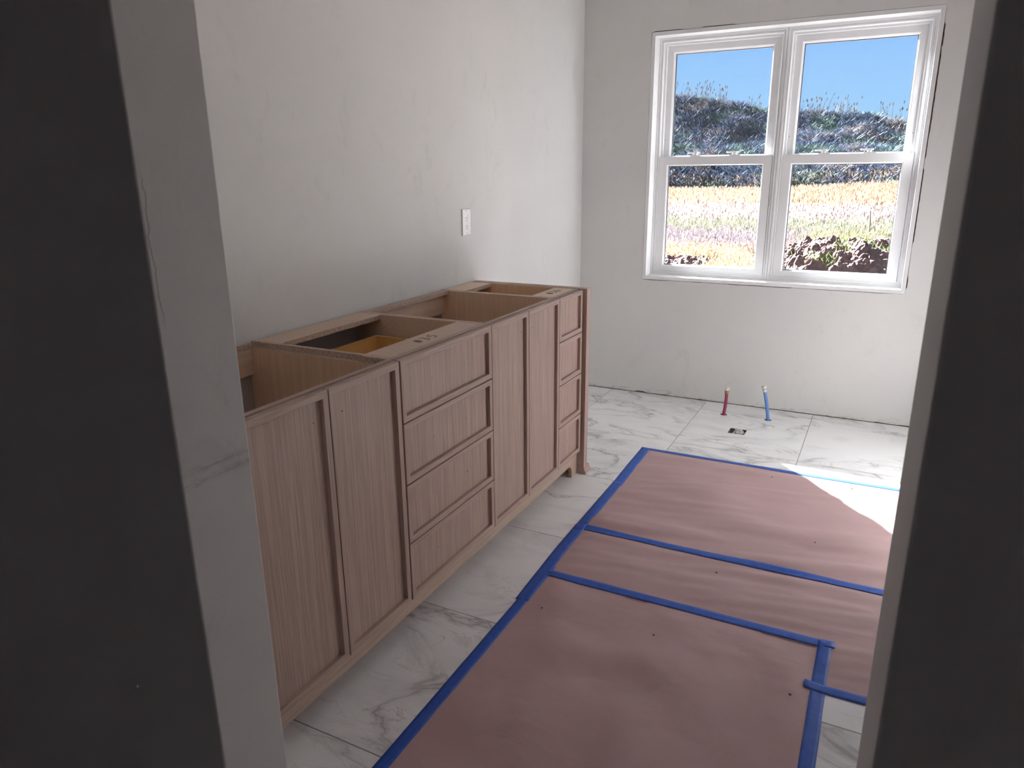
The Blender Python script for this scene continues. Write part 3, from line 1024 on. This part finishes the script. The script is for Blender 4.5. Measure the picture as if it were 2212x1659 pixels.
# specks of debris on the paper
for k, (px, py) in enumerate(((1.640, -2.535), (1.235, -2.44), (0.868, -2.46), (1.33, -1.99), (1.62, -1.62), (1.72, -1.02), (1.385, -1.05))):
    r_ = 0.0035 if k == 0 else 0.0024
    b_ = (px, py, floor_h(px, py) + 0.0006)
    mb = MB()
    mb.prism([(px + r_ * math.cos(a) * (1.5 if k % 2 else 1.1) , py + r_ * math.sin(a) * 0.8) for a in (0, 1.1, 2.3, 3.0, 4.2, 5.3)], b_[2], b_[2] + 0.0022, 'z')
    tag(mb.build('debris_speck', 'dark', base=b_), 'tiny dark speck of debris lying on the ' + ('rippled pink-brown sheet' if py > -1.87 else 'narrow pink-brown strip' if py > -2.25 else 'square-cornered pink-brown sheet'), 'debris', 'debris specks on the paper')

# ------------------------------------------------------------------ rough plumbing near the window wall
def pipe(base, top, mat, label, plug):
    b, t_ = Vector(base), Vector(top)
    p = thing('supply_pipe', base, label, 'pipe')
    d = (t_ - b)
    mb = MB()
    pts = [b + Vector((0, 0, -0.055)), b] + [b + d * (k / 6) + Vector((0.003 * math.sin(k / 6 * PI), 0, 0)) for k in range(1, 7)]
    mb.tube(pts, 0.0096, 14)
    mb.build('tube', mat, p, smooth=False)
    u = d.normalized()
    MB().tube([t_ - u * 0.020, t_ - u * 0.008], 0.0118, 14).build('crimp_ring', 'cap' if plug else 'brass', p)
    c = MB()
    c.tube([t_ - u * 0.004, t_ + u * 0.003, t_ + u * 0.0035, t_ + u * 0.013, t_ + u * 0.016], [0.0098, 0.0098, 0.0135, 0.0135, 0.0105], 14)
    c.build('end_cap', 'cap', p)
    return p
pipe((0.998, -0.217, 0.0), (1.0065, -0.217, 0.150), 'pex_red', 'short red water pipe with pale cap standing up through the tile', False)
pipe((1.244, -0.208, 0.0), (1.2085, -0.208, 0.183), 'pex_blue', 'short blue water pipe with cream cap standing up through the tile', True)

# crumpled plastic stuffed in the square drain cut-out
bmx = bmesh.new()
bmesh.ops.create_icosphere(bmx, subdivisions=3, radius=1.0)
for v in bmx.verts:
    c = v.co.copy()
    r_ = 1 + 0.55 * nz(c.x * 1.9 + 5, c.y * 1.9, c.z * 1.9) + 0.35 * abs(nz(c.x * 4.5, c.y * 4.5 + 2, c.z * 4.5))
    v.co = Vector((c.x * 0.026 * r_, c.y * 0.030 * r_, c.z * 0.019 * r_))
me = bpy.data.meshes.new('plastic_bag')
bmx.to_mesh(me)
bmx.free()
me.materials.append(M['plastic'])
pb = bpy.data.objects.new('plastic_bag', me)
COL.objects.link(pb)
pb.location = (1.131, -0.470, -0.012)
tag(pb, 'crumpled clear plastic stuffed into the square drain hole in the tile', 'plastic')
dp = MB()
dp.tube([(1.104, -0.478, -0.066), (1.104, -0.478, -0.020)], 0.020, 20, cap=True)
tag(dp.build('drain_stub', 'dark', base=(1.104, -0.478, -0.066)), 'dark drain pipe stub down in the square hole beside the plastic', 'pipe')

# ------------------------------------------------------------------ outdoors: field, hill, soil heaps
ZG = -0.35
CREST = [(-60, 9.8), (-30, 9.2), (-18.5, 8.4), (-15.1, 7.88), (-12.1, 7.36), (-10, 6.75), (-6.3, 6.69), (-4, 6.28), (-2, 6.08), (0, 5.6), (2, 5.2), (10, 4.2), (30, 3.0), (60, 2.4)]
def crest(x):
    for (a, p), (b, q) in zip(CREST, CREST[1:]):
        if a <= x <= b:
            return p + (q - p) * (x - a) / (b - a)
    return CREST[0][1] if x < 0 else CREST[-1][1]
def hill_z(x, y):
    y0 = 54 + 1.2 * nz(x * 0.15, 3)
    c = crest(x) + 0.30 * nz(x * 0.55, 8.0) - 0.25
    s_ = max(0.0, min(1.0, (y - y0) / (70 - y0)))
    prof = s_ ** 0.8 * (1 - 0.15 * math.sin(s_ * PI))
    rise = 0.5 * sm(-8, 3, x) * sm(40, 56, y)
    return ZG + rise + prof * (c - ZG - rise) + 0.5 * nz(x * 0.3, y * 0.35, 1.0) * sm(0.0, 0.35, s_) * (1 - 0.7 * sm(0.8, 1, s_))
gm = MB()
gm.box(-70, 60, 0.17, 54.0, ZG - 0.3, ZG)
tag(gm.build('ground', 'field'), kind='structure')
vs, fs = [], []
NX, NY = 130, 46
for j in range(NY + 1):
    for i in range(NX + 1):
        xx, yy = -60 + 110 * i / NX, 52 + 40 * j / NY
        vs.append((xx, yy, hill_z(xx, yy) - (0.02 if yy < 54 else 0)))
for j in range(NY):
    for i in range(NX):
        a = j * (NX + 1) + i
        fs.append((a, a + 1, a + NX + 2, a + NX + 1))
tag(MB().add(vs, fs).build('hillside', 'hillside', smooth=True), kind='structure')

def blades(name, label, cat, count, place, size, cols, lean=0.35, seedhead=0.0, rs=1, mat='leaf'):
    """one mesh of many thin blades with a colour of their own"""
    r = random.Random(rs)
    vs, fs, cl = [], [], []
    for _ in range(count):
        p = place(r)
        if p is None:
            continue
        x, y, z = p[:3]
        h, w = size(r, y)
        c = cols(r, x, y) if callable(cols) else r.choice(cols)
        k = r.uniform(0.84, 1.14)
        c = (c[0] * k, c[1] * k * r.uniform(0.95, 1.05), c[2] * k, 1.0)
        a = r.uniform(-0.9, 0.9)
        dx, dy = math.cos(a), math.sin(a)
        lx, ly = r.gauss(0.12, lean) * h, r.gauss(0, lean) * h
        n = len(vs)
        vs += [(x - dx * w, y - dy * w, z), (x + dx * w, y + dy * w, z), (x + lx * 0.5 + dx * w * 0.8, y + ly * 0.5 + dy * w * 0.8, z + h * 0.62), (x + lx, y + ly, z + h)]
        fs += [(n, n + 1, n + 2), (n, n + 2, n + 3)]
        cl += [c] * 4
        if seedhead and r.random() < seedhead:
            n = len(vs)
            s_ = w * 2.6
            hx_, hy_, hz_ = x + lx, y + ly, z + h * 0.93
            cc = (min(1, c[0] * 1.3), min(1, c[1] * 1.28), min(1, c[2] * 1.25), 1.0)
            vs += [(hx_ - s_ * dx, hy_ - s_ * dy, hz_), (hx_, hy_, hz_ - s_ * 2.6), (hx_ + s_ * dx, hy_ + s_ * dy, hz_), (hx_ + 0.3 * s_, hy_, hz_ + s_ * 3.2)]
            fs += [(n, n + 1, n + 2), (n, n + 2, n + 3)]
            cl += [cc] * 4
    me = bpy.data.meshes.new(name)
    me.from_pydata(vs, [], fs)
    at = me.color_attributes.new('tint', 'FLOAT_COLOR', 'POINT')
    at.data.foreach_set('color', [q for c in cl for q in c])
    me.materials.append(M[mat])
    o = bpy.data.objects.new(name, me)
    COL.objects.link(o)
    return tag(o, label, cat, kind='stuff')

def cone(y0, y1):
    def f(r):
        y = math.sqrt(r.uniform((y0 + 4.3) ** 2, (y1 + 4.3) ** 2)) - 4.3
        y += r.gauss(0, 0.07) * (y - 2) * (1 if y > 9.5 else 0.0)
        d = y + 4.3
        k = r.uniform(-0.52, 0.20)
        x = 1.73 + k * d
        if ((x - 1.15) / 1.85) ** 2 + ((y - 10.0) / 1.55) ** 2 < 1 or (x > 0.0 and y < 10.2):      # bare ground round the big heap
            return None
        if ((x + 1.45) / 0.8) ** 2 + ((y - 8.75) / 0.5) ** 2 < 1 or (x < -0.95 and y < 9.1):     # bare ground in front of the clods
            return None
        return (x, y, ZG)
    return f
def gsize(h0, h1, w):
    return lambda r, y: (r.uniform(h0, h1), w * r.uniform(0.6, 1.4))
GOLD = [(0.1456, 0.1019, 0.0581), (0.1716, 0.1227, 0.0760), (0.1248, 0.0884, 0.0581), (0.0988, 0.0811, 0.0581)]
blades('golden_grass', 'golden dry grass with pale seed heads just beyond the window', 'grass', 34000, cone(7.0, 11.2), gsize(0.12, 0.32, 0.0034), GOLD, 0.3, 0.45, rs=11)
blades('mauve_grass', 'greyish mauve dry grass behind the golden grass', 'grass', 30000, cone(11.0, 15.4), gsize(0.15, 0.34, 0.0044),
       lambda r, x, y: r.choice([(0.0750, 0.0592, 0.0687), (0.0893, 0.0707, 0.0798), (0.0643, 0.0563, 0.0574)]) if x < 0.0 + 0.5 * nz(y, 2) else r.choice([(0.0893, 0.0758, 0.0479), (0.0785, 0.0722, 0.0495)]), 0.3, 0.35, rs=12)
blades('green_grass', 'band of mixed green grass across the field', 'grass', 26000, cone(14.6, 20.0), gsize(0.16, 0.34, 0.0058), [(0.0576, 0.0656, 0.0400), (0.0736, 0.0736, 0.0520), (0.0920, 0.0840, 0.0720)], 0.3, 0.25, rs=13)
blades('pale_grass', 'band of pale pinkish feathery grass across the field', 'grass', 30000, cone(19.8, 28.5), gsize(0.2, 0.4, 0.0085), [(0.1077, 0.0879, 0.0879), (0.1203, 0.1010, 0.0995), (0.0887, 0.0729, 0.0686)], 0.3, 0.4, rs=14)
def ochre(r):
    y = math.sqrt(r.uniform(31 ** 2, 60 ** 2)) - 4.3
    x = 1.73 + r.uniform(-0.5, 0.2) * (y + 4.3)
    return (x, y, hill_z(x, y) if y > 52 else ZG + 0.5 * sm(-8, 3, x) * sm(40, 56, y))
blades('ochre_grass', 'tall ochre grass at the foot of the brushy hill', 'grass', 60000, ochre, gsize(0.2, 0.52, 0.011), [(0.1140, 0.0823, 0.0557), (0.1330, 0.0941, 0.0628), (0.0950, 0.0666, 0.0506)], 0.25, 0.3, rs=15)
def brush(r):
    y = r.uniform(53, 71)
    x = 1.73 + r.uniform(-0.5, 0.2) * (y + 4.3)
    return (x, y, hill_z(x, y) - 0.1)
def brush_col(r, x, y):
    t = nz(x * 0.35, y * 0.5, 4.0) + 0.5 * nz(x * 1.1, y * 1.3, 9.0)
    if t > 0.22:
        return r.choice([(0.0478, 0.0714, 0.0624), (0.0589, 0.0798, 0.0780)])
    if t < -0.28:
        return r.choice([(0.0773, 0.0714, 0.0780), (0.0883, 0.0840, 0.0884)])
    return r.choice([(0.0339, 0.0454, 0.0666), (0.0456, 0.0538, 0.0749), (0.0280, 0.0386, 0.0624)])
blades('hill_brush', 'dense dark brush covering the hillside', 'brush', 110000, brush, lambda r, y: (r.uniform(0.18, 0.62), r.uniform(0.012, 0.040)), brush_col, 0.8, 0.0, rs=16, mat='woody')
def ridge(r):
    y = r.uniform(68.5, 70.5)
    x = 1.73 + r.uniform(-0.42, 0.14) * (y + 4.3)
    if nz(x * 0.45, 21.0) < -0.05:
        return None
    return (x, y, hill_z(x, y) - 0.1)
blades('ridge_weeds', 'thin bare weed stalks along the hill crest', 'weeds', 520, ridge, lambda r, y: (r.uniform(0.6, 2.0), 0.022), [(0.045, 0.038, 0.032), (0.055, 0.046, 0.038)], 0.12, 0.9, rs=17, mat='woody')

def heap_z(x, y, cx, cy, rx, ry, hgt, seed):
    u, v = (x - cx) / rx, (y - cy) / ry
    r_ = math.sqrt(u * u + v * v)
    env = max(0.0, 1 - r_ ** 2.2) ** 0.7 if r_ < 1 else 0.0
    top = 0.82 + 0.28 * nz(x * 1.7, y * 1.7, seed)
    lump = 0.0
    if env > 0:
        lump = 0.16 * nz(x * 4.0, y * 4.0, seed + 3) + 0.11 * abs(nz(x * 9, y * 9, seed + 5)) + 0.05 * nz(x * 21, y * 21, seed + 7)
    return ZG - 0.03 + env * hgt * top + lump * min(1, env * 3) * (0.6 + 0.4 * hgt)

def heap(name, cx, cy, rx, ry, hgt, label, seed, res=90):
    vs, fs = [], []
    for j in range(res + 1):
        for i in range(res + 1):
            u, v = -1 + 2 * i / res, -1 + 2 * j / res
            x, y = cx + u * rx, cy + v * ry
            vs.append((x, y, heap_z(x, y, cx, cy, rx, ry, hgt, seed)))
    for j in range(res):
        for i in range(res):
            a = j * (res + 1) + i
            fs.append((a, a + 1, a + res + 2, a + res + 1))
    o = MB().add(vs, fs).build(name, 'soil', base=(cx, cy, ZG), smooth=False)
    tag(o, label, 'soil heap')
    return o
heap('soil_heap', 1.15, 10.0, 1.75, 1.5, 0.58, 'big heap of clotted red-brown soil with green sprigs outside the window', 2.0, 110)
heap('soil_heap', -1.50, 8.75, 0.85, 0.5, 0.27, 'low row of dark soil clods in the golden grass outside the window', 8.0, 70)
def heap_green(r):
    if r.random() < 0.5:
        x, y = r.gauss(0.85, 0.22), r.gauss(10.9, 0.12)
        return (x, y, max(ZG, heap_z(x, y, 1.15, 10.0, 1.75, 1.5, 0.58, 2.0)) - 0.015)
    x, y = r.uniform(0.3, 2.3), r.uniform(8.8, 9.6)
    if nz(x * 2.4, y * 2.4, 31.0) < 0.12:
        return None
    return (x, y, max(ZG, heap_z(x, y, 1.15, 10.0, 1.75, 1.5, 0.58, 2.0)) - 0.015)
blades('green_sprigs', 'fresh green sprigs growing on the big soil heap', 'weeds', 700, heap_green, gsize(0.07, 0.17, 0.008), [(0.075, 0.115, 0.025), (0.095, 0.125, 0.035), (0.06, 0.085, 0.03)], 0.5, 0.0, rs=18)
st = MB().tube([(1.335, 15.0, ZG - 0.05), (1.315, 15.0, 0.10), (1.288, 15.0, 0.41)], [0.019, 0.018, 0.015], 8)
tag(st.build('wooden_stake', 'stake', base=(1.335, 15.0, ZG)), 'thin dark stake standing alone in the field', 'stake')
